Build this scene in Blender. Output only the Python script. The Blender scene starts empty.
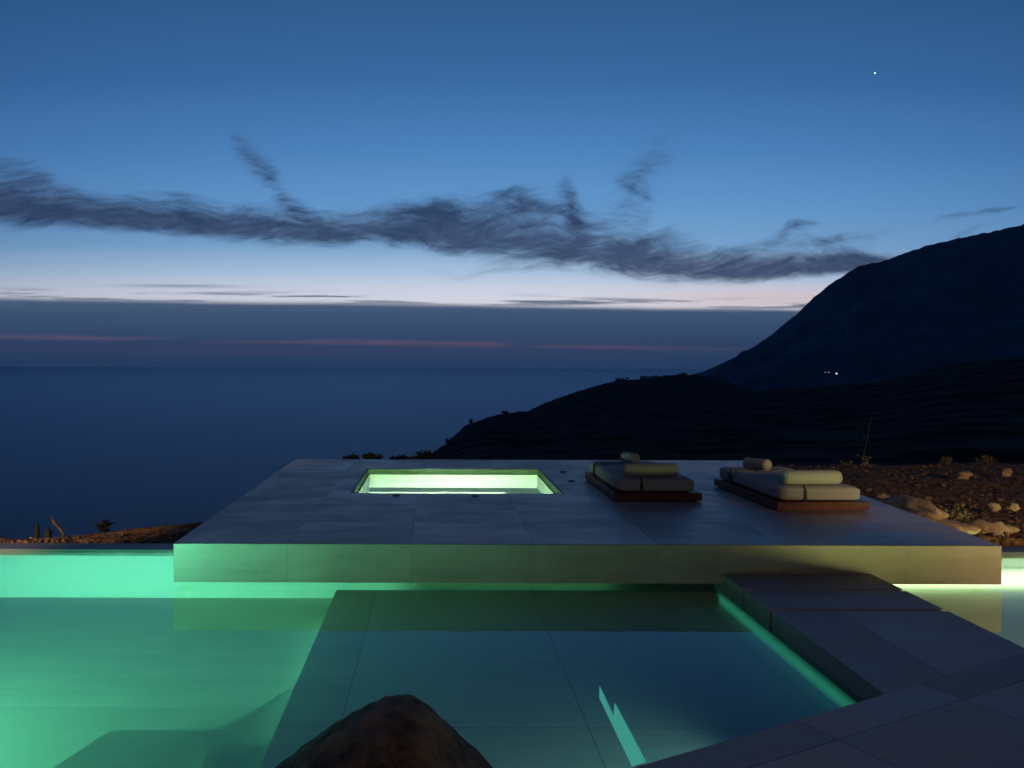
import bpy, bmesh, math, random
from mathutils import Vector, Matrix, noise
random.seed(7)
R = math.radians
# ---------------------------------------------------------------- camera
F = 800.0; VX, VY = 436.0, 363.0; CH = 1.75; ROLL = R(0.17)
scn = bpy.context.scene
HAZE = 4e-5
cam = bpy.data.cameras.new('camera'); camo = bpy.data.objects.new('camera', cam)
scn.collection.objects.link(camo); scn.camera = camo
cam.sensor_width = 36; cam.lens = F/1024*36
cam.shift_x = (512-VX)/1024; cam.shift_y = -(384-VY)/1024
cam.clip_start = 0.1; cam.clip_end = 80000
camo.matrix_world = Matrix.Translation((0, 0, CH)) @ Matrix.Rotation(R(90), 4, 'X') @ Matrix.Rotation(ROLL, 4, 'Z')
def unroll(px, py):
    dx, dy = px-VX, py-VY
    return dx+dy*math.sin(ROLL), dy-dx*math.sin(ROLL)
def P(px, py, z=0.0):
    dx, dy = unroll(px, py); Y = F*(CH-z)/dy
    return Vector((dx/F*Y, Y, z))
def PD(px, py, Y):
    dx, dy = unroll(px, py)
    return Vector((dx/F*Y, Y, CH-dy/F*Y))
def lin(c):
    return tuple((v/255/12.92 if v/255 <= .04045 else ((v/255+.055)/1.055)**2.4) for v in c)+(1.0,)

# ---------------------------------------------------------------- node helper
class N:
    def __init__(s, nt): s.nt = nt
    def node(s, t, **k):
        n = s.nt.nodes.new(t)
        for a, b in k.items(): setattr(n, a, b)
        return n
    def put(s, sock, v):
        if isinstance(v, E): s.nt.links.new(v.s, sock)
        elif isinstance(v, bpy.types.NodeSocket): s.nt.links.new(v, sock)
        else: sock.default_value = v
    def m(s, op, a, b=None, c=None, clamp=False):
        n = s.node('ShaderNodeMath', operation=op, use_clamp=clamp)
        s.put(n.inputs[0], a)
        if b is not None: s.put(n.inputs[1], b)
        if c is not None: s.put(n.inputs[2], c)
        return E(s, n.outputs[0])
    def xyz(s, a, b, c):
        n = s.node('ShaderNodeCombineXYZ'); s.put(n.inputs[0], a); s.put(n.inputs[1], b); s.put(n.inputs[2], c); return n.outputs[0]
    def noise(s, vec, scale, detail=4, rough=.55, dist=0.0):
        n = s.node('ShaderNodeTexNoise'); s.put(n.inputs['Vector'], vec); n.inputs['Scale'].default_value = scale
        n.inputs['Detail'].default_value = detail; n.inputs['Roughness'].default_value = rough; n.inputs['Distortion'].default_value = dist
        return E(s, n.outputs[0])
    def ss(s, v, lo, hi, a=0.0, b=1.0):
        n = s.node('ShaderNodeMapRange', interpolation_type='SMOOTHSTEP'); s.put(n.inputs[0], v)
        s.put(n.inputs[1], lo); s.put(n.inputs[2], hi); s.put(n.inputs[3], a); s.put(n.inputs[4], b); return E(s, n.outputs[0])
    def mix(s, f, a, b, mode='MIX'):
        n = s.node('ShaderNodeMix', data_type='RGBA', blend_type=mode); s.put(n.inputs[0], f); s.put(n.inputs[6], a); s.put(n.inputs[7], b); return n.outputs[2]
    def ramp(s, f, stops, mode='LINEAR'):
        n = s.node('ShaderNodeValToRGB'); s.put(n.inputs[0], f); cr = n.color_ramp; cr.interpolation = mode
        while len(cr.elements) < len(stops): cr.elements.new(.5)
        for e, (p, c) in zip(cr.elements, sorted(stops, key=lambda q: q[0])): e.position = p; e.color = c if len(c) == 4 else tuple(c)+(1,)
        return n.outputs[0]
    def curve(s, f, pts):
        n = s.node('ShaderNodeFloatCurve'); s.put(n.inputs['Value'], f); c = n.mapping.curves[0]
        while len(c.points) < len(pts): c.points.new(.5, .5)
        for q, p in zip(c.points, pts): q.location = p
        n.mapping.update(); return E(s, n.outputs[0])
class E:
    def __init__(s, n, sock): s.n = n; s.s = sock
    def __add__(a, b): return a.n.m('ADD', a, b)
    def __radd__(a, b): return a.n.m('ADD', a, b)
    def __sub__(a, b): return a.n.m('SUBTRACT', a, b)
    def __rsub__(a, b): return a.n.m('SUBTRACT', b, a)
    def __mul__(a, b): return a.n.m('MULTIPLY', a, b)
    def __rmul__(a, b): return a.n.m('MULTIPLY', a, b)
    def __truediv__(a, b): return a.n.m('DIVIDE', a, b)
    def sq(a): return a*a
    def gauss(a): return a.n.m('EXPONENT', (a*a)*-1.0)

# ---------------------------------------------------------------- world: dusk sky with wisps and a cloud bank
w = bpy.data.worlds.new('World'); scn.world = w; w.use_nodes = True; nt = w.node_tree; nt.nodes.clear(); n = N(nt)
tc = n.node('ShaderNodeTexCoord'); sep = n.node('ShaderNodeSeparateXYZ'); nt.links.new(tc.outputs['Generated'], sep.inputs[0])
dx, dy, dz = (E(n, sep.outputs[i]) for i in range(3))
ay = n.m('MAXIMUM', n.m('ABSOLUTE', dy), n.m('MULTIPLY', n.m('ABSOLUTE', dx), .45))
ay = n.m('MAXIMUM', ay, .05)
U = dx/ay*F+VX; V0 = VY-dz/ay*F                                # sky coordinates along the western horizon
V = V0-(U-VX)*.003
uv = n.xyz(U/1000.0, V/1000.0, 0.0)
n1 = n.noise(n.xyz(U/1000.0, V/120.0, .3), 7, 5, .6)
Vb = V+(n1-.5)*5.0-(U-512.0)*.009
def y2p(y): return (y+400)/1000.0
sky = n.ramp((V+400.0)/1000.0, [(y2p(-400), lin((20, 44, 84))), (y2p(0), lin((46, 88, 136))), (y2p(80), lin((56, 103, 157))),
    (y2p(150), lin((76, 128, 184))), (y2p(205), lin((98, 150, 202))), (y2p(245), lin((122, 166, 208))), (y2p(272), lin((174, 200, 228))),
    (y2p(292), lin((218, 224, 240))), (y2p(304), lin((230, 230, 240)))])
side = n.m('ABSOLUTE', U-540.0)/700.0
sky = n.mix(n.m('MINIMUM', side*side*.45, .6), sky, lin((30, 66, 116)))
glow = ((U-770.0)/140.0).gauss()*((V-296.0)/12.0).gauss()
sky = n.mix(glow*.38, sky, lin((232, 190, 182)))
# wispy cloud band
wx = n.noise(n.xyz(U/1000.0, V/1000.0, 1.3), 5, 3, .5); wy = n.noise(n.xyz(U/1000.0, V/1000.0, 4.7), 6, 3, .5)
Uw = U+(wx-.5)*150.0; Vw = V+(wy-.5)*90.0
st = n.noise(n.xyz((Uw+(V-240.0)*1.1)/1000.0, Vw/380.0, 2.2), 8.5, 9, .66, .5)
st2 = n.noise(n.xyz((Uw-(V-240.0)*1.4)/1000.0, Vw/330.0, 7.2), 16, 7, .66, .7)
st3 = n.noise(n.xyz((Uw+(V-240.0)*2.2)/1000.0, Vw/240.0, 9.2), 45, 6, .7, .6)
tex = st*.38+st2*.34+st3*.28
un = n.m('ADD', U, 200.0)/1400.0
def c_(pts): return [((x+200)/1400.0, y) for x, y in pts]
cen = n.curve(un, c_([(-200, .195), (0, .212), (60, .222), (180, .228), (300, .236), (400, .233), (480, .238), (560, .246), (640, .262), (730, .268), (800, .268), (880, .260), (960, .25), (1200, .20)]))*1000.0
thk = n.curve(un, c_([(-200, .5), (0, .42), (60, .32), (180, .24), (300, .26), (400, .30), (480, .38), (560, .38), (640, .30), (730, .22), (800, .2), (880, .11), (960, .05), (1200, .2)]))*100.0
d = (V+(wy-.5)*26.0-cen)
below = n.ss(d, 0.0, 1.0); dd = d/(thk*(1.0-below*.5))
band = dd.gauss()
def lobe(cx, cy, a, b, ang, k):
    ca, sa = math.cos(R(ang)), math.sin(R(ang))
    x = Uw-8.0-cx; y = Vw-2.0-cy
    p = (x*ca+y*sa)/a; q = (y*ca-x*sa)/b
    return (p*p+q*q).n.m('EXPONENT', (p*p+q*q)*-1.0)*k
wisps = [lobe(268, 176, 46, 15, 48, .66), lobe(242, 140, 34, 20, 80, .50), lobe(572, 200, 26, 13, 70, .66), lobe(652, 178, 44, 24, -60, .58), lobe(655, 230, 38, 9, -14, .5),
         lobe(776, 232, 36, 5, -20, .75), lobe(812, 238, 60, 7, -12, .5), lobe(850, 250, 50, 7, -12, .6), lobe(975, 215, 90, 4, -6, .75), lobe(940, 240, 60, 5, -14, .65), lobe(430, 208, 34, 9, 8, .5),
         lobe(520, 205, 34, 12, 12, .6), lobe(500, 262, 90, 6, 7, .35), lobe(170, 200, 60, 9, 5, .3), lobe(20, 185, 40, 14, 35, .5)]
wsum = wisps[0]
for q in wisps[1:]: wsum = wsum+q
dens = n.ss((tex-.5)*2.3+band*.84+wsum*.60, .08, .84)
dens = dens*n.ss(band+wsum*1.2, .02, .5)
ccol = n.mix(n.ss(tex, .4, .62), lin((62, 76, 108)), lin((34, 50, 80)))
sky = n.mix(dens*.93, sky, ccol)
# thin streaks just above the bank
stk = n.noise(n.xyz(U/1000.0, V/1000.0*26, 5.5), 6, 6, .62)
lowm = ((Vb-301.0)/5.0).gauss()*n.ss(stk, .49, .58)
sky = n.mix(lowm*.85, sky, lin((74, 90, 118)))
l2 = ((V-287.5)/1.6).gauss()*((U-180.0)/60.0).gauss()
sky = n.mix(l2*.5, sky, lin((74, 90, 118)))
# the bank itself
bank = n.ramp((V+400.0)/1000.0, [(y2p(300), lin((88, 106, 134))), (y2p(316), lin((66, 92, 124))), (y2p(335), lin((66, 90, 126))), (y2p(348), lin((70, 94, 132))),
                                 (y2p(356), lin((62, 90, 130))), (y2p(370), lin((52, 82, 124)))])
pk = n.noise(n.xyz(U/1000.0, V/1000.0*16, 8.1), 5, 5, .6)
pink = ((V-339.0-U*.012+(pk-.5)*8.0)/2.6).gauss()*n.ss(pk, .40, .62)*n.ss(U, 900.0, 450.0)
bank = n.mix(n.noise(n.xyz(U/1000.0, V/150.0, 2.0), 4, 4, .5)*.22, bank, lin((74, 88, 122)))
bank = n.mix(pink*.5, bank, lin((168, 116, 146)))
p2 = ((V-350.0-U*.006)/5.0).gauss()*n.ss(U, 800.0, 200.0)
bank = n.mix(p2*.22, bank, lin((110, 90, 130)))
sky = n.mix(n.ss(Vb, 302.0, 309.0), sky, bank)
sky = n.mix(n.ss(dy, 0.0, .30, .92, 0.0), sky, lin((9, 18, 40)))          # the eastern sky behind is already night
sky = n.mix(n.ss(dz, .55, .9, 0.0, .45), sky, lin((12, 26, 54)))
bg = n.node('ShaderNodeBackground'); nt.links.new(sky, bg.inputs[0]); bg.inputs[1].default_value = 1.0
wo = n.node('ShaderNodeOutputWorld'); nt.links.new(bg.outputs[0], wo.inputs[0])
w.cycles.sampling_method = 'MANUAL'; w.cycles.sample_map_resolution = 512
# the sun is well below the horizon: all the afterglow comes from the sky itself


vs = scn.view_settings; vs.view_transform = 'Standard'; vs.look = 'None'; vs.gamma = 1; vs.exposure = 0.18; vs.use_curve_mapping = False
scn.render.engine = 'CYCLES'; scn.cycles.max_bounces = 8; scn.cycles.transparent_max_bounces = 12
scn.cycles.sample_clamp_indirect = 3.0; scn.cycles.use_denoising = True

def area(name, loc, aim, sx, sy, watts, col, spread=180):
    l = bpy.data.lights.new(name, 'AREA'); l.shape = 'RECTANGLE'; l.size = sx; l.size_y = sy; l.energy = watts; l.color = col; l.spread = R(spread)
    o = bpy.data.objects.new(name, l); scn.collection.objects.link(o); o.location = loc
    o.rotation_euler = (Vector(aim)-Vector(loc)).to_track_quat('-Z', 'Y').to_euler(); return o
def spot(name, loc, aim, watts, col, ang, rad=.06, blend=.4):
    l = bpy.data.lights.new(name, 'SPOT'); l.energy = watts; l.color = col; l.spot_size = R(ang); l.spot_blend = blend; l.shadow_soft_size = rad
    o = bpy.data.objects.new(name, l); scn.collection.objects.link(o); o.location = loc
    o.rotation_euler = (Vector(aim)-Vector(loc)).to_track_quat('-Z', 'Y').to_euler(); return o
WZ = -.421                                                     # pool water level
GREEN = (.26, 1.0, .62); TEAL = (.08, 1.0, .62); YEL = (1.0, .95, .30); WARM = (1.0, .64, .34)
area('pool_lamp_far', (-4.2, 8.30, -.56), (-4.2, 9.1, -.66), 6.3, .05, 2.2, (.20, 1.0, .62), 50)
area('pool_lamp_under_slab', (.5, 8.45, -.63), (.5, 9.1, -.62), 3.0, .05, 1.4, (.22, 1, .42), 60)
area('pool_lamp_near', (-4.6, 3.9, -.78), (-3.4, 7.5, -.90), 1.6, .12, 220, (.19, 1.0, .56), 120)
area('pool_lamp_shallow', (6.2, 8.62, WZ-.005), (6.2, 8.63, -2), 3.8, .70, 26, (.80, 1.0, .52))
area('pool_lamp_shallow_side', (9.3, 7.2, -.49), (6, 7.0, -.55), 2.4, .06, 110, (.72, 1.0, .48))
area('pool_lamp_shallow_front', (5.2, 4.3, -.50), (5.4, 8.0, -.30), 1.6, .06, 92, YEL)
spot('garden_flood_right', (9.0, -1.5, 2.6), (10.5, 16, -.2), 2300, WARM, 62)
area('house_glow', (1.0, -5.0, 4.6), (1.0, 6, -.2), 9, 2.4, 78, (1.0, .74, .48))
spot('garden_flood_left', (-8.5, 2.0, 2.2), (-7.2, 12, -.5), 4200, WARM, 46)

# ---------------------------------------------------------------- object helpers
def setp(o, label=None, cat=None, group=None, kind=None):
    if label: o['label'] = label
    if cat: o['category'] = cat
    if group: o['group'] = group
    if kind: o['kind'] = kind
    return o
def obj(name, bm, mat, parent=None, smooth=False, loc=None):
    me = bpy.data.meshes.new(name); bmesh.ops.recalc_face_normals(bm, faces=bm.faces) if len(bm.faces) < 60000 else None
    bm.to_mesh(me); bm.free()
    if mat: me.materials.append(mat)
    if smooth:
        for p in me.polygons: p.use_smooth = True
    o = bpy.data.objects.new(name, me); scn.collection.objects.link(o)
    if parent: o.parent = parent
    if loc: o.location = loc
    return o
def empty(name, loc, label, cat, group=None, rz=0):
    o = bpy.data.objects.new(name, None); scn.collection.objects.link(o); o.location = loc; o.rotation_euler.z = rz
    o.empty_display_size = .1
    return setp(o, label, cat, group)
def box(bm, x0, x1, y0, y1, z0, z1, bev=0, seg=2):
    r = bmesh.ops.create_cube(bm, size=1); vs = r['verts']
    for v in vs: v.co = Vector(((x0+x1)/2+v.co.x*(x1-x0), (y0+y1)/2+v.co.y*(y1-y0), (z0+z1)/2+v.co.z*(z1-z0)))
    if bev:
        es = list({e for v in vs for e in v.link_edges})
        bmesh.ops.bevel(bm, geom=es, offset=bev, segments=seg, profile=.5, affect='EDGES')
    return bm
def boxm(*a, **k): return box(bmesh.new(), *a, **k)
def prism(outer, z0, z1, holes=()):
    """flat polygon with optional holes, extruded from z0 up to z1"""
    bm = bmesh.new(); es = []; loops = []
    for lp in [outer]+list(holes):
        vs = [bm.verts.new((p[0], p[1], z1)) for p in lp]; loops.append(vs)
        es += [bm.edges.new((vs[i], vs[(i+1) % len(vs)])) for i in range(len(vs))]
    bmesh.ops.triangle_fill(bm, use_beauty=True, use_dissolve=False, edges=es)
    top = list(bm.faces)
    low = {}
    for vs in loops:
        for v in vs: low[v] = bm.verts.new((v.co.x, v.co.y, z0))
    for f in top: bm.faces.new([low[v] for v in reversed(f.verts)])
    for vs in loops:
        for i in range(len(vs)):
            a, b = vs[i], vs[(i+1) % len(vs)]; bm.faces.new((a, b, low[b], low[a]))
    bmesh.ops.recalc_face_normals(bm, faces=bm.faces); return bm
def tube(bm, pts, rads, seg=8):
    rings = []
    for i, p in enumerate(pts):
        p = Vector(p); t = (Vector(pts[min(i+1, len(pts)-1)])-Vector(pts[max(i-1, 0)])).normalized()
        a = t.orthogonal().normalized(); b = t.cross(a)
        rings.append([bm.verts.new(p+(a*math.cos(k*2*math.pi/seg)+b*math.sin(k*2*math.pi/seg))*rads[i]) for k in range(seg)])
    for r0, r1 in zip(rings, rings[1:]):
        for k in range(seg): bm.faces.new((r0[k], r0[(k+1) % seg], r1[(k+1) % seg], r1[k]))
    bm.faces.new(rings[0]); bm.faces.new(rings[-1])
    return bm

# ---------------------------------------------------------------- materials
def mat(name):
    m = bpy.data.materials.new(name); m.use_nodes = True; nt = m.node_tree; b = nt.nodes['Principled BSDF']; return m, N(nt), b
def bump(n, b, h, s, dist=.01):
    k = n.node('ShaderNodeBump'); k.inputs['Strength'].default_value = s; k.inputs['Distance'].default_value = dist
    n.put(k.inputs['Height'], h); n.nt.links.new(k.outputs[0], b.inputs['Normal'])
def stone(name, c1, c2, tw, th, ox, oy, rot=0.0, rough=.42, joint=.003, jd=.25, plane='XY', streak=True, jcol=.35, glos=1.0):
    m, n, b = mat(name)
    tc = n.node('ShaderNodeTexCoord'); mp = n.node('ShaderNodeMapping'); n.put(mp.inputs[0], tc.outputs['Object'])
    mp.inputs['Rotation'].default_value = (0, 0, rot)
    sp = n.node('ShaderNodeSeparateXYZ'); n.put(sp.inputs[0], mp.outputs[0])
    x, y, z = (E(n, sp.outputs[i]) for i in range(3))
    gx = (x-ox)/tw; gy = (y-oy)/th
    ix = n.m('FLOOR', gx); iy = n.m('FLOOR', gy)
    fx = n.m('FRACT', gx); fy = n.m('FRACT', gy)
    ex = n.m('MINIMUM', fx, 1.0-fx)*tw; ey = n.m('MINIMUM', fy, 1.0-fy)*th
    e = n.m('MINIMUM', ex, ey)
    geo = n.node('ShaderNodeNewGeometry'); gs = n.node('ShaderNodeSeparateXYZ'); n.put(gs.inputs[0], geo.outputs['Normal'])
    up = n.ss(n.m('ABSOLUTE', E(n, gs.outputs[2])), .5, .6)
    e = n.m('ADD', e*up, ex*(1.0-up))
    j = n.ss(e, joint*.4, joint, 1.0, 0.0)*(up*.86+.14)
    wn = n.node('ShaderNodeTexWhiteNoise', noise_dimensions='2D'); n.put(wn.inputs['Vector'], n.xyz(ix, iy, 0.0))
    rnd = E(n, wn.outputs['Value'])
    v = n.xyz(x*.35+rnd*7.0, y*2.2+rnd*3.0, z*2.2) if streak else n.xyz(x+rnd*7.0, y, z)
    s1 = n.noise(v, 2.6, 8, .68, .35); s2 = n.noise(n.xyz(x, y, z), 34, 5, .7); s3 = n.noise(n.xyz(x+rnd*5.0, y, z), 1.1, 5, .6, .4)
    f = n.ss(s1*.6+s3*.4+(rnd-.5)*.26*(up*.9+.1)+(s2-.5)*.2, .33, .67)
    f = f*(up*.62+.38)+(1.0-up)*.3
    col = n.mix(f, c1+(1,), c2+(1,))
    col = n.mix(j*(1-jd), col, tuple(q*jcol for q in c1)+(1,))
    n.put(b.inputs['Base Color'], col)
    n.put(b.inputs['Roughness'], n.ss(s1*.5+s3*.5, .3, .7, rough-.1, rough+.14))
    b.inputs['Specular IOR Level'].default_value = .5*glos
    bump(n, b, (s2*.25+s1*.5)-j*2.0, .22, .004)
    return m
m_plat = stone('platform_stone', (.17, .13, .108), (.42, .34, .29), 1.198, 1.078, -.237, 7.73, rough=.40, joint=.011, jcol=.12)
m_deck = stone('deck_stone', (.22, .185, .17), (.36, .31, .285), 1.15, 1.2, .45, 2.86-1.2*4, rot=R(-27), rough=.5, joint=.007, jcol=.2)
m_walk = stone('walkway_stone', (.21, .175, .165), (.34, .29, .27), 1.45, 9.0, 3.315, -2, rough=.5, joint=.007, jcol=.25)
m_cope = stone('coping_stone', (.05, .05, .06), (.10, .098, .115), 1.2, 3.0, -1.44, 8.0, rough=.45, joint=.006)
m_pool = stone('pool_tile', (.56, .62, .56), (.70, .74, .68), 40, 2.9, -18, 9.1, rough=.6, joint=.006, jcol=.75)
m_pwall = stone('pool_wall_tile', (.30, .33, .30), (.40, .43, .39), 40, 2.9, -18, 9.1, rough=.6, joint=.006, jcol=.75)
m_ledge = stone('ledge_tile', (.54, .51, .50), (.66, .63, .62), 1.60, 20, -.61, 5.16, rough=.6, joint=.006, jcol=.5)
m_tub = stone('tub_tile', (.55, .60, .50), (.66, .70, .60), 1.2, 1.2, 0, 0, rough=.5, joint=.004, jcol=.8)
def water_mat(name, wave, tint, rough=.0, bs=.02, ior=1.50):
    m = bpy.data.materials.new(name); m.use_nodes = True; nt = m.node_tree; nt.nodes.clear(); n = N(nt)
    tc = n.node('ShaderNodeTexCoord'); nz = n.noise(tc.outputs['Object'], wave, 2, .5)
    bp = n.node('ShaderNodeBump'); bp.inputs['Strength'].default_value = 1; bp.inputs['Distance'].default_value = bs; n.put(bp.inputs['Height'], nz)
    fr = n.node('ShaderNodeFresnel'); fr.inputs[0].default_value = ior; nt.links.new(bp.outputs[0], fr.inputs['Normal'])
    tr = n.node('ShaderNodeBsdfTransparent'); tr.inputs[0].default_value = tint
    gl = n.node('ShaderNodeBsdfAnisotropic'); gl.inputs['Roughness'].default_value = rough; nt.links.new(bp.outputs[0], gl.inputs['Normal'])
    mx = n.node('ShaderNodeMixShader'); nt.links.new(fr.outputs[0], mx.inputs[0]); nt.links.new(tr.outputs[0], mx.inputs[1]); nt.links.new(gl.outputs[0], mx.inputs[2])
    ou = n.node('ShaderNodeOutputMaterial'); nt.links.new(mx.outputs[0], ou.inputs[0]); return m
m_water = water_mat('pool_water', 1.2, (.86, .97, .93, 1), .01, .0012)
m_tubw = water_mat('tub_water', 6, (.92, 1, .95, 1), .03, .004, 1.16)

def plain(name, c1, c2, sc=8, rough=.8, bs=.2, bd=.01, spec=.3, detail=5):
    m, n, b = mat(name); tc = n.node('ShaderNodeTexCoord'); q = n.noise(tc.outputs['Object'], sc, detail, .62)
    n.put(b.inputs['Base Color'], n.mix(n.ss(q, .3, .7), c1+(1,), c2+(1,))); b.inputs['Roughness'].default_value = rough
    b.inputs['Specular IOR Level'].default_value = spec
    bump(n, b, q, bs, bd); return m
m_fab = plain('cushion_fabric', (.27, .26, .23), (.34, .33, .29), 160, .95, .35, .003)
m_strap = plain('strap_leather', (.012, .010, .012), (.025, .02, .02), 40, .6)
m_wood = plain('plinth_wood', (.075, .022, .012), (.12, .036, .018), 14, .5, .2, .004)
m_fit = plain('fitting_metal', (.02, .02, .022), (.04, .04, .045), 20, .4)
m_bould = plain('dark_boulder', (.012, .009, .007), (.26, .155, .09), 8, .75, 1.0, .16, .35, 14)
m_soil = plain('soil', (.012, .007, .004), (.30, .17, .08), 11, .95, 1, .06, .1, 10)
m_rock = plain('tan_rock', (.26, .17, .10), (.46, .33, .21), 5, .9, .9, .05, .2, 9)
m_stone2 = plain('rubble_stone', (.09, .05, .032), (.22, .14, .09), 3, .9, .6, .03, .1, 8)
m_hill = plain('hill_scrub', (.012, .015, .018), (.11, .105, .095), .09, 1, 1, 4, 0, 12)
m_mount = plain('hazed_mountain_scrub', (.024, .085, .13), (.07, .15, .20), .006, 1, 1, 40, 0, 13)  # scrub tone with the blue of distance haze mixed into the colour
m_leaf = plain('dry_leaf', (.16, .14, .06), (.30, .25, .12), 9, .8)
m_dark = plain('dark_leaf', (.006, .010, .006), (.02, .028, .014), 9, .8)
m_twig = plain('twig_bark', (.05, .035, .022), (.11, .08, .05), 12, .9)

def emis(name, col, s):
    m = bpy.data.materials.new(name); m.use_nodes = True; nt = m.node_tree; nt.nodes.clear(); e = nt.nodes.new('ShaderNodeEmission'); e.inputs[0].default_value = col+(1,); e.inputs[1].default_value = s
    o_ = nt.nodes.new('ShaderNodeOutputMaterial'); nt.links.new(e.outputs[0], o_.inputs[0]); return m

# ---------------------------------------------------------------- sea
m_sea, n, b = mat('sea_water')
tc = n.node('ShaderNodeTexCoord')
mp = n.node('ShaderNodeMapping'); n.put(mp.inputs[0], tc.outputs['Object']); mp.inputs['Scale'].default_value = (.55, 1, 1)
wv = n.noise(mp.outputs[0], .11, 7, .75); wl = n.noise(mp.outputs[0], .0016, 4, .6)
bp = n.node('ShaderNodeBump'); bp.inputs['Strength'].default_value = 1.0; bp.inputs['Distance'].default_value = 3.5; n.put(bp.inputs['Height'], wv)
df = n.node('ShaderNodeBsdfDiffuse'); n.put(df.inputs[0], n.mix(n.ss(wv, .35, .65), (.014, .050, .085, 1), (.036, .095, .155, 1))); n.put(df.inputs['Normal'], bp.outputs[0])
gl = n.node('ShaderNodeBsdfAnisotropic'); gl.inputs['Color'].default_value = (.60, .66, .74, 1); gl.inputs['Roughness'].default_value = .42; n.put(gl.inputs['Normal'], bp.outputs[0])
mx = n.node('ShaderNodeMixShader'); fr = n.node('ShaderNodeFresnel'); fr.inputs[0].default_value = 1.33; n.put(mx.inputs[0], fr.outputs[0]); n.put(mx.inputs[1], df.outputs[0]); n.put(mx.inputs[2], gl.outputs[0])
n.put([q for q in n.nt.nodes if q.type == 'OUTPUT_MATERIAL'][0].inputs[0], mx.outputs[0])
SEA = -170.0
bm = bmesh.new(); X = 26000
for a in [(-X, -300, SEA), (X, -300, SEA), (X, 26000, SEA), (-X, 26000, SEA)]: bm.verts.new(a)
bm.faces.new(bm.verts); setp(obj('sea', bm, m_sea), kind='structure')

# ---------------------------------------------------------------- terrain by bearing: crest traced at its real distance, flanks fore and aft
def interp(pts, x):
    if x <= pts[0][0]: return pts[0][1]
    for (a, b_), (c, d_) in zip(pts, pts[1:]):
        if x <= c: return b_+(d_-b_)*(x-a)/(c-a)
    return pts[-1][1]
def ridge(name, mt, crest, dist, x0, x1, step, rows, footy, footd, rough, bscale, back=1.25, backrows=6, crestn=0.0):
    bm = bmesh.new(); cols = []; px = x0
    while px <= x1:
        yc = interp(crest, px)+(noise.noise(Vector((px*.13, 3.1, 0)))*1.0+noise.noise(Vector((px*.5, 8.1, 0)))*.7)*crestn
        yd = interp(dist, px); col = []; fy = interp(footy, px); fd = interp(footd, px)
        for k in range(rows+1):
            v = k/rows; Y = yd*(fd/yd)**v; py = yc+(fy-yc)*(v**.9)
            p = PD(px, py, Y)
            amp = rough*min(v*5, 1)*Y/yd
            p.z += amp*(noise.fractal(p*bscale, .8, 2.1, 6)-.1)
            col.append(p)
        crestp = col[0]; bk = []
        for k in range(1, backrows+1):
            t = k/backrows; Y = crestp.y*(1+(back-1)*t); q = Vector((crestp.x*(1+(back-1)*t), Y, crestp.z-(crestp.z-SEA+20)*t**1.1)); bk.append(q)
        cols.append([bm.verts.new(q) for q in (list(reversed(bk))+col)]); px += step
    for a, c in zip(cols, cols[1:]):
        for i in range(len(a)-1): bm.faces.new((a[i], a[i+1], c[i+1], c[i]))
    return setp(obj(name, bm, mt, smooth=True), kind='structure')
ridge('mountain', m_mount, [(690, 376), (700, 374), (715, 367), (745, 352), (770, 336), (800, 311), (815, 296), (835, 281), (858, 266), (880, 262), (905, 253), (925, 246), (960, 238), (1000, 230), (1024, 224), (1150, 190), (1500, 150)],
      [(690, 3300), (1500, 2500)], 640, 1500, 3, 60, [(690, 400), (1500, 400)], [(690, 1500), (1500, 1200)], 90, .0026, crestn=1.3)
ridge('headland', m_hill, [(426, 470), (434, 458), (441, 449), (452, 438), (465, 426), (480, 420), (500, 414), (527, 411), (545, 403), (575, 392), (600, 385), (618, 380), (645, 379), (680, 374), (712, 377), (735, 384), (760, 392), (800, 402), (900, 410)],
      [(430, 380), (620, 900), (760, 900), (900, 900)], 426, 900, 1, 40, [(430, 478), (900, 440)], [(430, 45), (900, 120)], 7, .007, crestn=1.1)
ridge('hillside', m_hill, [(560, 466), (600, 432), (640, 416), (700, 403), (745, 391), (800, 387), (840, 385), (880, 381), (905, 374), (950, 364), (1000, 358), (1024, 355), (1200, 340), (1500, 330)],
      [(560, 130), (745, 420), (1500, 420)], 560, 1500, 2, 60, [(560, 475), (1500, 480)], [(560, 24), (1500, 24)], 4, .011, crestn=.9)

# near ground: a sheet with the pool and the terrace cut out of it
def gz(x, y):
    nz = noise.fractal(Vector((x*.7, y*.7, 0)), .9, 2.0, 5)*.07
    if x < 1.5:
        cr = -.66+.26*max(0, min(1, (x+5.4)/2.5))
        zl = -.50+(cr+.50)*max(0, min(1, (y-9.6)/1.4))
        if y > 11: zl -= (y-11)**1.25*.45
    else: zl = None
    zr = -.34+.18*max(0, min(1, (y-9)/4)) + .05*max(0, min(1, (x-7)/5))
    if y > 15.2: zr -= (y-15.2)*.22
    if zl is None:
        t = max(0, min(1, (x-4.5)/2)); zb = -.5-max(0, y-13)*.45
        return zb*(1-t)+zr*t+nz
    return zl+nz
bm = bmesh.new(); st = .14; gx0, gx1, gy0, gy1 = -16.0, 26.0, 9.36, 30.0
nx = int((gx1-gx0)/st); ny = int((gy1-gy0)/st); grid = {}
for i in range(nx+1):
    for j in range(ny+1):
        x = gx0+i*st; y = gy0+j*st*(1+j*.002)
        if -2.1 < x < 5.3 and 9.5 < y < 14.0: continue
        z = gz(x, y)+noise.fractal(Vector((x*3.1, y*3.1, 1)), .8, 2.0, 4)*.035
        if j == 0: z = -.9
        grid[i, j] = bm.verts.new((x, y, z))
for i in range(nx):
    for j in range(ny):
        q = [grid.get(k) for k in ((i, j), (i+1, j), (i+1, j+1), (i, j+1))]
        if all(q): bm.faces.new(q)
setp(obj('ground', bm, m_soil, smooth=True), kind='structure')

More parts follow.
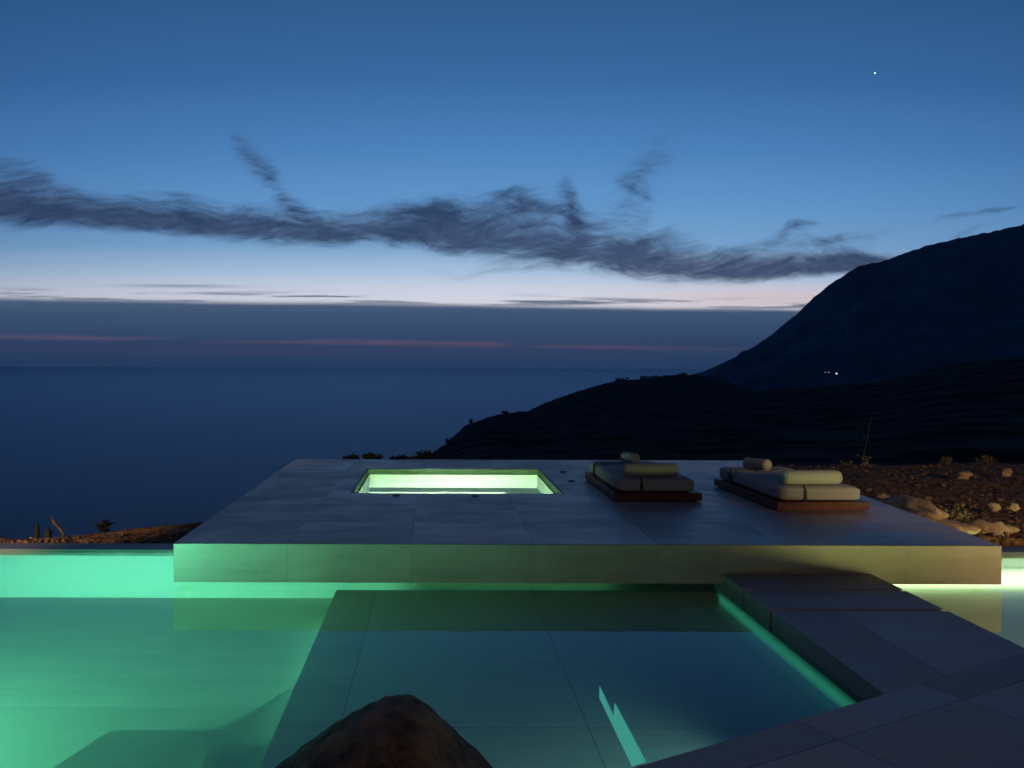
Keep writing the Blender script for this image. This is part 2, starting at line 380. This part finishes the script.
# ---------------------------------------------------------------- swimming pool
BY = 9.10                                                      # far pool wall
pool = empty('swimming_pool', (0, BY, WZ), 'long lit swimming pool running under the raised stone terrace, glowing green', 'pool')
def pobj(name, bm, m):
    o = obj(name, bm, m); o.parent = pool; o.matrix_parent_inverse = Matrix.Translation((0, -BY, -WZ)); return o
DZ = -.93; SZ = -.55; LX = -1.02; RX = 2.9
pobj('pool_floor', prism([(-10, 1), (LX+1.4, 1), (LX+1.4, BY), (-10, BY)], DZ-.2, DZ), m_pool)
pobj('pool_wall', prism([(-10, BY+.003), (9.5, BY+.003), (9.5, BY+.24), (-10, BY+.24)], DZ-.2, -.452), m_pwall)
# long shallow ledge with a slot cut in the outline of the bright light sliver
slot = [P(632, 766.5, -.6), P(647.5, 761.5, -.6), P(614.6, 700.5, -.6), P(613.6, 714, -.6), P(599.4, 683.5, -.6), P(599.2, 698, -.6)]
ledge = [(LX, 1.2), (RX, 1.2), (RX, 8.27), (LX, 8.27)]
pobj('shallow_ledge', prism(ledge, -.615, -.6, [[(p.x, p.y) for p in slot]]), m_ledge)
pobj('ledge_wall', boxm(LX+.004, LX+.1, 1.2, 8.266, DZ, -.617), m_pool)
pobj('gap_floor', prism([(LX+1.4, 8.0), (RX, 8.0), (RX, BY), (LX+1.4, BY)], DZ-.2, DZ-.002), m_pool)
pobj('slot_floor', boxm(.6, 2.2, 3.0, 6.6, -.95, -.86), m_pool)
pobj('shallow_floor', prism([(RX+.9, 1), (9.5, 1), (9.5, BY), (RX+.9, BY)], SZ-.15, SZ), m_pool)
pobj('coping', boxm(-10, -2.2, BY, BY+.30, -.45, -.38, bev=.004), m_cope)
pobj('coping', boxm(5.2, 9.5, BY, BY+.30, -.45, -.38, bev=.004), m_cope)
area('ledge_lamp', (2.50, 5.7, -.535), (2.76, 5.7, -.538), 4.2, .02, .28, TEAL, 35)
area('ledge_lamp_near', (.3, (3.122+.454*.3)/.891+.07, -.50), (.3-.454*3, (3.122+.454*.3)/.891+.891*3, -.70), 3.6, .03, 2.3, (.34, .9, .72), 60)
pobj('slot_glow_panel', boxm(1.0, 1.45, 4.2, 6.6, -.66, -.617), emis('slot_glow', (.05, .29, .23), 1.0))  # added emissive panel that makes the sliver of teal light in the slot
# added blocks beside the ledge, shaped to the shadow outline on the floor
q = [P(55, 772, -.74), P(110, 730, -.74), P(221, 730, -.74), P(302, 679, -.74)]
shade_o = [(q[0].x-.12, q[0].y-.25), (q[1].x, q[1].y), (q[2].x, q[2].y), (LX-.003, q[3].y), (LX-.003, q[0].y-.25)]
pobj('shadow_block', prism(shade_o, DZ+.002, -.74), m_pool)
q = [P(195, 775, -.64), P(212, 742, -.64)]
pobj('shadow_block', prism([(q[0].x, q[0].y-.2), (q[1].x, q[1].y), (LX-.004, q[1].y), (LX-.004, q[0].y-.2)], -.738, -.655), m_pool)
# water sheet
bm = bmesh.new()
for a in [(-10, 1.0), (9.5, 1.0), (9.5, BY+.001), (-10, BY+.001)]: bm.verts.new((a[0], a[1], WZ))
bm.faces.new(bm.verts); setp(obj('water', bm, m_water), kind='structure')

# ---------------------------------------------------------------- raised terrace slab with the plunge pool cut into it
TX0, TX1, TY0, TY1 = -1.145, 1.725, 10.74, 13.22
slab_o = [(-2.53, 7.73), (5.47, 7.73), (5.93, 13.57), (5.66, 13.575), (5.66, 14.5), (-2.53, 14.5)]
bm = prism(slab_o, -.375, 0, [[(TX0, TY0), (TX1, TY0), (TX1, TY1), (TX0, TY1)]])
bmesh.ops.bevel(bm, geom=[e for e in bm.edges if abs(e.verts[0].co.y-7.73) < 1e-4 and abs(e.verts[1].co.y-7.73) < 1e-4 and abs(e.verts[0].co.z) < 1e-4 and abs(e.verts[1].co.z) < 1e-4], offset=.004, segments=1, affect='EDGES')
terr = empty('stone_terrace', (1.5, 7.73, 0), 'large raised slab terrace of grey stone tiles floating over the lit pool', 'terrace')
o = obj('slab', bm, m_plat); o.parent = terr; o.matrix_parent_inverse = Matrix.Translation((-1.5, -7.73, 0))
def tobj(name, bm, m):
    o = obj(name, bm, m); o.parent = terr; o.matrix_parent_inverse = Matrix.Translation((-1.5, -7.73, 0)); return o
tobj('support_wall', prism([(-2.3, 9.36), (5.3, 9.36), (5.3, 14.2), (-2.3, 14.2)], -1.2, -.378,
                           [[(TX0-.1, TY0-.1), (TX1+.1, TY0-.1), (TX1+.1, TY1+.1), (TX0-.1, TY1+.1)]]), m_cope)
tub = empty('hot_tub', ((TX0+TX1)/2, TY0, 0), 'sunken square plunge tub glowing pale green in the terrace floor', 'hot tub')
def tb(name, bm, m):
    o = obj(name, bm, m); o.parent = tub; o.matrix_parent_inverse = Matrix.Translation((-(TX0+TX1)/2, -TY0, 0)); return o
g = .003
m_rim = plain('rim_stone', (.05, .085, .035), (.08, .12, .05), 9, .5)
bm = bmesh.new()
box(bm, TX0+g, TX1-g, TY1-.03, TY1-g, -.090, -.004); box(bm, TX0+g, TX1-g, TY0+g, TY0+.03, -.090, -.004)
box(bm, TX0+g, TX0+.03, TY0+.032, TY1-.032, -.090, -.004); box(bm, TX1-.03, TX1-g, TY0+.032, TY1-.032, -.090, -.004)
tb('tub_rim', bm, m_rim)
bm = bmesh.new()
box(bm, TX0+g, TX1-g, TY0+g, TY1-g, -.62, -.56)
box(bm, TX0+g, TX1-g, TY1-.055, TY1-g, -.558, -.092); box(bm, TX0+g, TX1-g, TY0+g, TY0+.055, -.558, -.092)
box(bm, TX0+g, TX0+.055, TY0+.057, TY1-.057, -.558, -.092); box(bm, TX1-.055, TX1-g, TY0+.057, TY1-.057, -.558, -.092)
tb('tub_shell', bm, m_tub)
tb('tub_bench', boxm(TX0+.06, TX1-.06, TY1-.5, TY1-.06, -.555, -.30, bev=.01), m_tub)
tb('tub_bench', boxm(TX1-.62, TX1-.062, TY0+.06, TY1-.505, -.553, -.29, bev=.01), m_tub)
bm = bmesh.new()
for a in [(TX0+.056, TY0+.056), (TX1-.056, TY0+.056), (TX1-.056, TY1-.056), (TX0+.056, TY1-.056)]: bm.verts.new((a[0], a[1], -.088))
bm.faces.new(bm.verts); o = tb('tub_water', bm, m_tubw)
area('tub_lamp', ((TX0+TX1)/2, TY0+.08, -.20), ((TX0+TX1)/2, TY1, -.34), 2.5, .06, 52, (.62, 1, .60), 90)
area('tub_lamp_side', (TX0+.09, (TY0+TY1)/2, -.25), (TX1, TY1, -.4), 1.6, .06, 16, (.60, 1, .62), 90)

# small round covers set in the terrace around the tub
for k, (px, py, lb) in enumerate([(396, 495.5, 'small dark round cover in front of the tub, leftmost of two'), (475, 496, 'small dark round cover in front of the tub, nearer its middle'),
                 (563, 472, 'small dark round cover right of the tub, the farther one'), (571.5, 481, 'small dark round cover between tub and daybed, the nearer one')]):
    p = P(px, py, 0); bm = bmesh.new(); bmesh.ops.create_cone(bm, cap_ends=True, segments=20, radius1=.05, radius2=.045, depth=.012)
    setp(obj('drain_cover', bm, m_fit, loc=(p.x, p.y, .009)), lb, 'cover', 'round covers around the tub')

# ---------------------------------------------------------------- stepping slabs, walkway and foreground deck
WT = -.277
def ss_(name, y0, y1, label):
    setp(obj(name, boxm(2.765, 4.215, y0, y1, -.465, WT, bev=.004), m_walk), label, 'stepping slab', 'stepping slabs up to the terrace')
ss_('stepping_slab', 7.215, 7.95, 'dark stone stepping slab tucked under the terrace front edge')
ss_('stepping_slab', 6.625, 7.16, 'dark stone stepping slab between the paved deck and the slab under the terrace')
c27, s27 = math.cos(R(27)), math.sin(R(27))
def edge(x, off=3.122): return (off+s27*x)/c27
deck_o = [(-5, edge(-5)), (2.765, edge(2.765)), (2.765, 6.57), (4.215, 6.57), (4.215, edge(4.215)), (4.215, -1.2), (-5, -1.2)]
def clip_band(poly): return poly
bm = prism([(-5, edge(-5)), (2.765, edge(2.765)), (4.215, edge(4.215)), (4.215, -1.2), (-5, -1.2)], -.445, WT)
setp(obj('paved_deck', bm, m_deck), kind='structure')
bm = prism([(2.765, edge(2.765)+.004), (4.215, edge(4.215)+.004), (4.215, 6.57), (2.765, 6.57)], -.465, WT)
setp(obj('walkway', bm, m_walk), kind='structure')
setp(obj('walkway_base', boxm(2.768, 4.18, 1.3, 7.9, -.60, -.467), m_pool), kind='structure')
setp(obj('deck_base', prism([(-5, edge(-5)-.05), (4.2, edge(4.2)-.05), (4.2, -1.2), (-5, -1.2)], -1.2, -.447), m_cope), kind='structure')

# ---------------------------------------------------------------- daybeds
def rolled(bm, L, r, seg=28, rings=14):
    """bolster along X with softly domed, piped ends"""
    pts = [(-L/2, 0), (-L/2-.004, r*.55), (-L/2+.004, r*.82), (-L/2+.03, r*.97), (-L/2+.06, r), (-L*.2, r*1.012), (0, r*.995), (L*.2, r*1.012), (L/2-.06, r), (L/2-.03, r*.97), (L/2-.004, r*.82), (L/2+.004, r*.55), (L/2, 0)]
    rs = []
    for x, rr in pts[1:-1]:
        rs.append([bm.verts.new((x, math.cos(a)*rr*(1+.012*math.sin(3*a+x*7)), math.sin(a)*rr)) for a in [k*2*math.pi/seg for k in range(seg)]])
    for a, b_ in zip(rs, rs[1:]):
        for k in range(seg): bm.faces.new((a[k], a[(k+1) % seg], b_[(k+1) % seg], b_[k]))
    for rr, x in ((rs[0], pts[0][0]), (rs[-1], pts[-1][0])):
        c = bm.verts.new((x, 0, 0))
        for k in range(seg): bm.faces.new((rr[k], rr[(k+1) % seg], c))
    return bm
def softbox(x0, x1, y0, y1, z0, z1, r=.05, puff=.012):
    bm = bmesh.new(); box(bm, x0, x1, y0, y1, z0, z1)
    bmesh.ops.subdivide_edges(bm, edges=bm.edges, cuts=9, use_grid_fill=True)
    cx, cy, cz = (x0+x1)/2, (y0+y1)/2, (z0+z1)/2; hx, hy, hz = (x1-x0)/2, (y1-y0)/2, (z1-z0)/2
    for v in bm.verts:
        d = v.co-Vector((cx, cy, cz)); c = Vector((max(-hx+r, min(hx-r, d.x)), max(-hy+r, min(hy-r, d.y)), max(-hz+r, min(hz-r, d.z)))); e = d-c
        if e.length > 1e-6: d = c+e.normalized()*r
        if d.z > 0: d.z += puff*(1-(d.x/hx)**2)*(1-(d.y/hy)**2)+.004*noise.noise(Vector((v.co.x*6, v.co.y*6, 2)))
        v.co = d+Vector((cx, cy, cz))
    return bm
def daybed(x, y, rz, label):
    t = empty('daybed', (x, y, 0), label, 'daybed', 'low daybeds on the terrace', rz)
    W, L = 1.11, 2.0
    obj('plinth', boxm(0, W, 0, L, .018, .112, bev=.004), m_wood, t); obj('plinth_foot', boxm(.05, W-.05, .05, L-.05, 0, .017), m_fit, t)
    for nm, y0, y1 in (('mattress', .03, 1.60), ('mattress', 1.605, 1.96)):
        obj(nm, softbox(.05, W-.075, y0, y1, .114, .285, r=.055), m_fab, t, True)
    # strap over the foot end, running across the mattress and down its left side
    bm = bmesh.new(); sy = 1.50
    box(bm, .036, .048, sy, sy+.07, .113, .25); box(bm, .072, .80, sy, sy+.07, .294, .300)
    tube(bm, [(.042, sy+.035, .25), (.050, sy+.035, .272), (.066, sy+.035, .292), (.08, sy+.035, .298)], [.012]*4, 6)
    obj('strap', bm, m_strap, t)
    bm = bmesh.new(); sx = .335
    box(bm, sx, sx+.03, .018, .028, .113, .245); tube(bm, [(sx+.015, .023, .245), (sx+.015, .034, .27), (sx+.015, .055, .288), (sx+.015, .09, .293)], [.009]*4, 6)
    obj('strap', bm, m_strap, t)
    return t, obj
for (x, y, rz, label, bl, x2, y2, a2) in [
        (2.262, 10.12, 0.0, 'low daybed with cream mattress and bolsters next to the glowing tub', 1, .60, 1.66, 97),
        (4.045, 9.47, R(1.6), 'low daybed with cream mattress and bolsters at the terrace edge by the rocks', 2, .46, 1.62, 108)]:
    t, _ = daybed(x, y, rz, label)
    side = 'nearest the tub' if bl == 1 else 'by the rocks'
    M = Matrix.Translation((x, y, 0)) @ Matrix.Rotation(rz, 4, 'Z')
    def bol(lx, ly, lz, ang, tilt, lab):
        p = M @ Vector((lx, ly, lz))
        o = obj('bolster', rolled(bmesh.new(), .70 if ang < 10 else .44, .087 if ang < 10 else .076), m_fab, None, True, loc=p); o.rotation_euler = (0, tilt, rz+R(ang))
        for sgn in (-1, 1):
            L2 = (.70 if ang < 10 else .44)/2-.03; rr = (.087 if ang < 10 else .076)*.975
            bp_ = bmesh.new(); tube(bp_, [(sgn*L2, math.cos(q)*rr, math.sin(q)*rr) for q in [k*math.pi/16 for k in range(33)]], [.0045]*33, 5)
            obj('piping', bp_, m_fab, o, True)
        setp(o, lab, 'bolster', 'rolled bolsters on the daybeds')
    bol(.50, .19, .382, 0, 0, 'cream rolled bolster lying across the front end of the daybed '+side)
    bol(x2, y2, .362, a2, R(3), 'cream rolled bolster lying lengthwise at the far end of the daybed '+side)

# ---------------------------------------------------------------- boulders, stones and plants
def boulder(name, loc, size, seed, label, mt=m_rock, rz=0, sub=4, amp=.22, cat='rock', group=None, peak=0):
    bm = bmesh.new(); bmesh.ops.create_icosphere(bm, subdivisions=sub, radius=1)
    for v in bm.verts:
        p = v.co.copy(); off = Vector((seed*3.7, seed*1.3, seed))
        d = 1+amp*noise.fractal(p*1.1+off, .8, 2.2, 6)+amp*.35*abs(noise.noise(p*2.7+off))
        v.co = p*d
        if peak and v.co.z > 0: k = 1-peak*v.co.z; v.co.x *= max(k, .3); v.co.y *= max(k, .3)
        v.co = Vector((v.co.x*size[0], v.co.y*size[1], v.co.z*size[2]))
    o = obj(name, bm, mt, None, True, loc=loc); o.rotation_euler.z = rz
    return setp(o, label, cat, group) if label else o
# the dark boulder on the deck in front of the camera, with a traced outline given real depth
bm = bmesh.new(); prof = [(-.84, 0), (-.66, .3), (-.43, .508), (-.34, .595), (-.235, .665), (-.16, .715), (-.06, .771), (0, .782), (.07, .775), (.145, .72), (.206, .645), (.28, .557), (.338, .5), (.46, .3), (.56, 0)]
prof = [(x*1.03, z*.972) for x, z in prof]; nr, na = 26, 64; rows = []
for k in range(nr+1):
    h = .760*math.sin(k/nr*math.pi/2)
    lf = [p for p in prof if p[0] <= 0]; rt = [p for p in prof if p[0] >= 0]
    xl = interp([(p[1], p[0]) for p in lf], h); xr = interp([(p[1], p[0]) for p in reversed(rt)], h)
    if k == nr: xl = xr = 0
    cx, rx = (xl+xr)/2, (xr-xl)/2; ry = .5*math.sqrt(max(0, 1-(h/.765)**2))+.01*(k < nr); row = []
    for a in range(na):
        an = a*2*math.pi/na; p = Vector((cx+rx*math.cos(an), ry*math.sin(an), h))
        f = noise.fractal(p*2.6+Vector((4, 1, 9)), .8, 2.1, 6); d2 = noise.noise(p*9)
        p += Vector((math.cos(an)*.6, math.sin(an), .25*math.sin(an)))*(f*.055+abs(d2)*.022+noise.noise(p*22)*.005)*(0 if k == nr else 1)
        row.append(bm.verts.new(p))
    rows.append(row)
for a, b_ in zip(rows, rows[1:]):
    for k in range(na): bm.faces.new((a[k], a[(k+1) % na], b_[(k+1) % na], b_[k]))
bmesh.ops.remove_doubles(bm, verts=bm.verts, dist=.0005)
o = obj('boulder', bm, m_bould, None, True, loc=(-.135, 2.99, WT-.004)); setp(o, 'rough dark brown boulder in the foreground against the pool', 'boulder')

def onb(px, py, z): return P(px, py, z)
for px, py, z, sz, sd, rz, lb in [
    (914, 518, -.14, (.24, .72, .17), 2, .12, 'long pale tan rock lying along the right edge of the terrace'),
    (990, 536, -.36, (.30, .17, .15), 5, -.3, 'tan rock beyond the front right corner of the terrace'),
    (994, 507, -.12, (.075, .06, .05), 9, 0, 'rounded light stone on the dark soil right of the dry shrub'),
    (1013, 507, -.12, (.07, .06, .05), 11, .4, 'round reddish stone near the right border of the picture'),
    (884, 498, -.08, (.10, .08, .05), 13, .4, 'small pale stone beside the far part of the terrace edge'),
    (965, 475, .0, (.10, .08, .06), 15, .2, 'grey stone up on the dark slope'),
    (1006, 472, .0, (.09, .08, .06), 17, .9, 'small light stone high on the slope at right')]:
    p = P(px, py, z); boulder('rock', (p.x, p.y, p.z), sz, sd, lb, rz=rz, sub=4, group='rocks beside the terrace', amp=.5)
# rubble
bm = bmesh.new()
def chips(n_, x0, x1, y0, y1, s0, s1, bm):
    for _ in range(n_):
        x = random.uniform(x0, x1); y = y0+(y1-y0)*random.random()**1.3
        if noise.noise(Vector((x*.5, y*.5, 4))) < random.uniform(-.5, .3): continue
        if x < 6.05 and x > -2.6: continue
        s = random.uniform(s0, s1)*random.choice((.6, .7, 1, 1.6)); r = bmesh.ops.create_icosphere(bm, subdivisions=1, radius=s)
        m3 = Matrix.Rotation(random.uniform(0, 6), 3, 'Z'); sc = Vector((1, random.uniform(.5, .9), random.uniform(.4, .75)))
        for v in r['verts']:
            q = v.co.copy(); q *= random.uniform(.75, 1.2); q = Vector((q.x*sc.x, q.y*sc.y, q.z*sc.z)); v.co = m3 @ q+Vector((x, y, gz(x, y)+s*.2))
chips(3200, 5.9, 19, 9.5, 17, .012, .045, bm); chips(1500, 6, 12, 9.5, 12, .008, .03, bm); chips(2600, -9, -2.6, 9.6, 11.6, .008, .03, bm)
setp(obj('rubble', bm, m_stone2), 'scattered small stones and gravel on the bare red-brown soil', 'rubble', kind='stuff')

def shrub(name, base, h, wd, nst, label, cat, leafm, twigm, leaf=.03, nleaf=12, group=None, up=.6, seed=0):
    rnd = random.Random(seed); t = empty(name, base, label, cat, group)
    bs = bmesh.new(); bl = bmesh.new()
    for k in range(nst):
        a = rnd.uniform(0, 6.283); l = h*rnd.uniform(.55, 1.0); o_ = rnd.uniform(.15, 1)*wd
        pts = [Vector((0, 0, -.02))]
        for s in range(1, 6):
            u = s/5; pts.append(Vector((math.cos(a)*o_*u**up+rnd.uniform(-1, 1)*.04*h, math.sin(a)*o_*u**up+rnd.uniform(-1, 1)*.04*h, l*u)))
        tube(bs, pts, [max(.002, .010*h*(1-.15*i)) for i in range(6)], 5)
        for j in range(nleaf):
            i = rnd.randint(1, 4); f = rnd.random(); c = pts[i].lerp(pts[i+1], f)+Vector([rnd.gauss(0, .06*h) for _ in range(3)])
            d = Vector((rnd.gauss(0, 1), rnd.gauss(0, 1), rnd.uniform(0, 1.5))).normalized(); sd = d.orthogonal().normalized()
            if rnd.random() < .5: sd = d.cross(sd)
            L = leaf*rnd.uniform(.6, 1.4)
            vs_ = [bl.verts.new(c), bl.verts.new(c+d*L*.5+sd*L*.22), bl.verts.new(c+d*L), bl.verts.new(c+d*L*.5-sd*L*.22)]; bl.faces.new(vs_)
    obj('stem', bs, twigm, t); obj('foliage', bl, leafm, t); return t
def sh(px, py, Y, hpx, wpx, *a, **k):
    p = PD(px, py, Y); return shrub('shrub', (p.x, p.y, p.z), hpx*Y/F, wpx*Y/F/2, *a, **k)
sh(958, 534, 10.2, 28, 26, 22, 'dry yellowish shrub growing between the two tan rocks', 'shrub', m_leaf, m_twig, leaf=.05, nleaf=20, seed=1)
sh(866, 470, 14.8, 14, 10, 6, 'thin grassy tuft behind the far corner of the right daybed', 'grass tuft', m_leaf, m_twig, leaf=.06, nleaf=5, seed=2)
sh(846, 470, 15.2, 9, 14, 8, 'low dry tuft just left of the thin grassy tuft', 'shrub', m_leaf, m_twig, leaf=.05, nleaf=10, seed=3)
sh(946, 466, 17, 8, 16, 12, 'small rounded bush on the dark slope, left of its twin', 'shrub', m_leaf, m_twig, leaf=.06, nleaf=22, seed=4)
sh(986, 465, 17, 9, 18, 12, 'small rounded bush on the dark slope, right of its twin', 'shrub', m_leaf, m_twig, leaf=.06, nleaf=22, seed=5)
G = 'dark shrubs along the far rim'
sh(351, 462, 18, 5, 16, 14, 'flat dark shrub at the terrace rim, leftmost against the sea', 'shrub', m_dark, m_dark, leaf=.09, nleaf=22, group=G, seed=6)
sh(372, 463, 18, 8, 22, 16, 'domed dark shrub behind the left end of the tub', 'shrub', m_dark, m_dark, leaf=.09, nleaf=34, group=G, seed=7)
sh(402, 463, 19, 5, 40, 16, 'low wide dark shrub behind the tub, between two taller ones', 'shrub', m_dark, m_dark, leaf=.09, nleaf=34, group=G, seed=8)
sh(426, 463, 19, 11, 20, 18, 'tallest dark shrub behind the tub, next to the headland', 'shrub', m_dark, m_dark, leaf=.09, nleaf=34, group=G, seed=9)
G = 'plants on the bank behind the left pool edge'
def blade(px, py, Y, hpx, r, label, k=0):
    p = PD(px, py, Y); h = hpx*Y/F; bm = bmesh.new()
    tube(bm, [(0, 0, -.05), (k*.3, 0, h*.35), (k*.8, 0, h*.7), (k, 0, h)], [r*.8, r, r*.9, r*.35], 8)
    setp(obj('plant', bm, m_dark if k == 0 else m_twig, None, True, loc=p), label, 'plant', G)
blade(37, 537, 10.9, 14, .035, 'dark upright cactus-like plant on the bank, leftmost')
blade(48, 537, 10.9, 9, .05, 'short stubby dark plant right beside the upright one')
blade(66, 538, 10.8, 22, .022, 'bare leaning dry stalk on the bank behind the pool edge', k=-.2)
sh(104, 534, 11, 12, 16, 8, 'small spiky dark tuft on the bank nearer the terrace', 'plant', m_dark, m_dark, leaf=.09, nleaf=6, group=G, seed=12)
# bare thin sapling on the right
p = PD(862, 472, 16); t = empty('sapling', p, 'thin bare sapling standing up in front of the dark hillside', 'sapling')
bm = bmesh.new(); tube(bm, [(0, 0, 0), (.02, 0, .3), (.10, 0, .6), (.14, 0, .95), (.2, 0, 1.1)], [.012, .010, .008, .005, .003], 6); obj('trunk', bm, m_twig, t)
bm = bmesh.new(); tube(bm, [(.10, 0, .6), (.03, .05, .8), (.0, .05, .95)], [.005, .004, .002], 5); tube(bm, [(.13, 0, .85), (.17, -.03, 1.0)], [.004, .002], 5); obj('branch', bm, m_twig, t)
# shrubs dotting the headland skyline
G = 'bushes on the headland skyline'
for k, (px, py, Y, h_, w_, lb) in enumerate([(448, 444, 405, 6, 7, 'lone bush on the seaward tip of the headland'), (471, 424, 470, 5, 6, 'small bush on the lower headland ridge above the tip'),
        (505, 414, 560, 3, 8, 'low bush where the headland ridge flattens'), (622, 381, 890, 3, 16, 'flat-topped clump on the headland shoulder'), (683, 376, 890, 3, 9, 'clump on the top of the headland hump')]):
    sh(px, py, Y, h_, w_, 10, lb, 'bush', m_dark, m_dark, leaf=Y*.0016, nleaf=30, group=G, seed=20+k)

# ---------------------------------------------------------------- distant houses with lit windows, evening star
m_win = emis('lit_window', (.85, .92, 1), 1.3); m_win2 = emis('dim_window', (.7, .85, 1), .28)
for px, py, wm, wsz, lb in [(836.5, 373.6, m_win, 3.4, 'distant house with the brightest window at the foot of the mountain'), (828.8, 372.4, m_win2, 3.0, 'distant house with a dim window, right of the faintest one'),
                            (825.4, 372.4, m_win2, 2.6, 'distant house with a dim window, farthest left of the group'), (841.5, 385.8, m_win2, 2.6, 'distant house with a dim window, lowest on the slope')]:
    Y = 1150 if py < 380 else 800; s = Y/1700
    p = PD(px, py, Y); t = empty('house', p, lb, 'house', 'houses at the foot of the mountain')
    obj('wall', boxm(-4*s, 4*s, 0, 7*s, -4*s, 2.4*s), m_mount, t)
    bm = bmesh.new()
    for a in [(-4.4, -.4, 2.4), (4.4, -.4, 2.4), (4.4, 7.4, 2.4), (-4.4, 7.4, 2.4), (-4.4, 3.5, 4.4), (4.4, 3.5, 4.4)]: bm.verts.new(Vector(a)*s)
    bm.verts.ensure_lookup_table(); V_ = bm.verts
    for f in ((0, 1, 5, 4), (2, 3, 4, 5), (0, 4, 3), (1, 2, 5), (0, 3, 2, 1)): bm.faces.new([V_[i] for i in f])
    obj('roof', bm, m_mount, t)
    obj('window', boxm(-wsz/2*s, wsz/2*s, -.12*s, -.02*s, -wsz*.35*s, wsz*.35*s), wm, t)
p = PD(875, 73, 30000); bm = bmesh.new(); bmesh.ops.create_icosphere(bm, subdivisions=2, radius=25)
setp(obj('evening_star', bm, emis('star_glow', (.9, .95, 1), 2.2), loc=p), 'bright white evening star high in the clear sky at right', 'star')

# ---------------------------------------------------------------- dusk haze over the sea
m = bpy.data.materials.new('haze'); m.use_nodes = True; nt = m.node_tree; nt.nodes.clear()
v = nt.nodes.new('ShaderNodeVolumePrincipled'); v.inputs['Color'].default_value = (.42, .72, 1, 1); v.inputs['Density'].default_value = HAZE; v.inputs['Anisotropy'].default_value = 0
ou = nt.nodes.new('ShaderNodeOutputMaterial'); nt.links.new(v.outputs[0], ou.inputs['Volume'])
bm = boxm(-26100, 26100, -400, 26100, SEA-1, 600) if HAZE else None
if HAZE: setp(obj('haze', bm, m), kind='stuff')
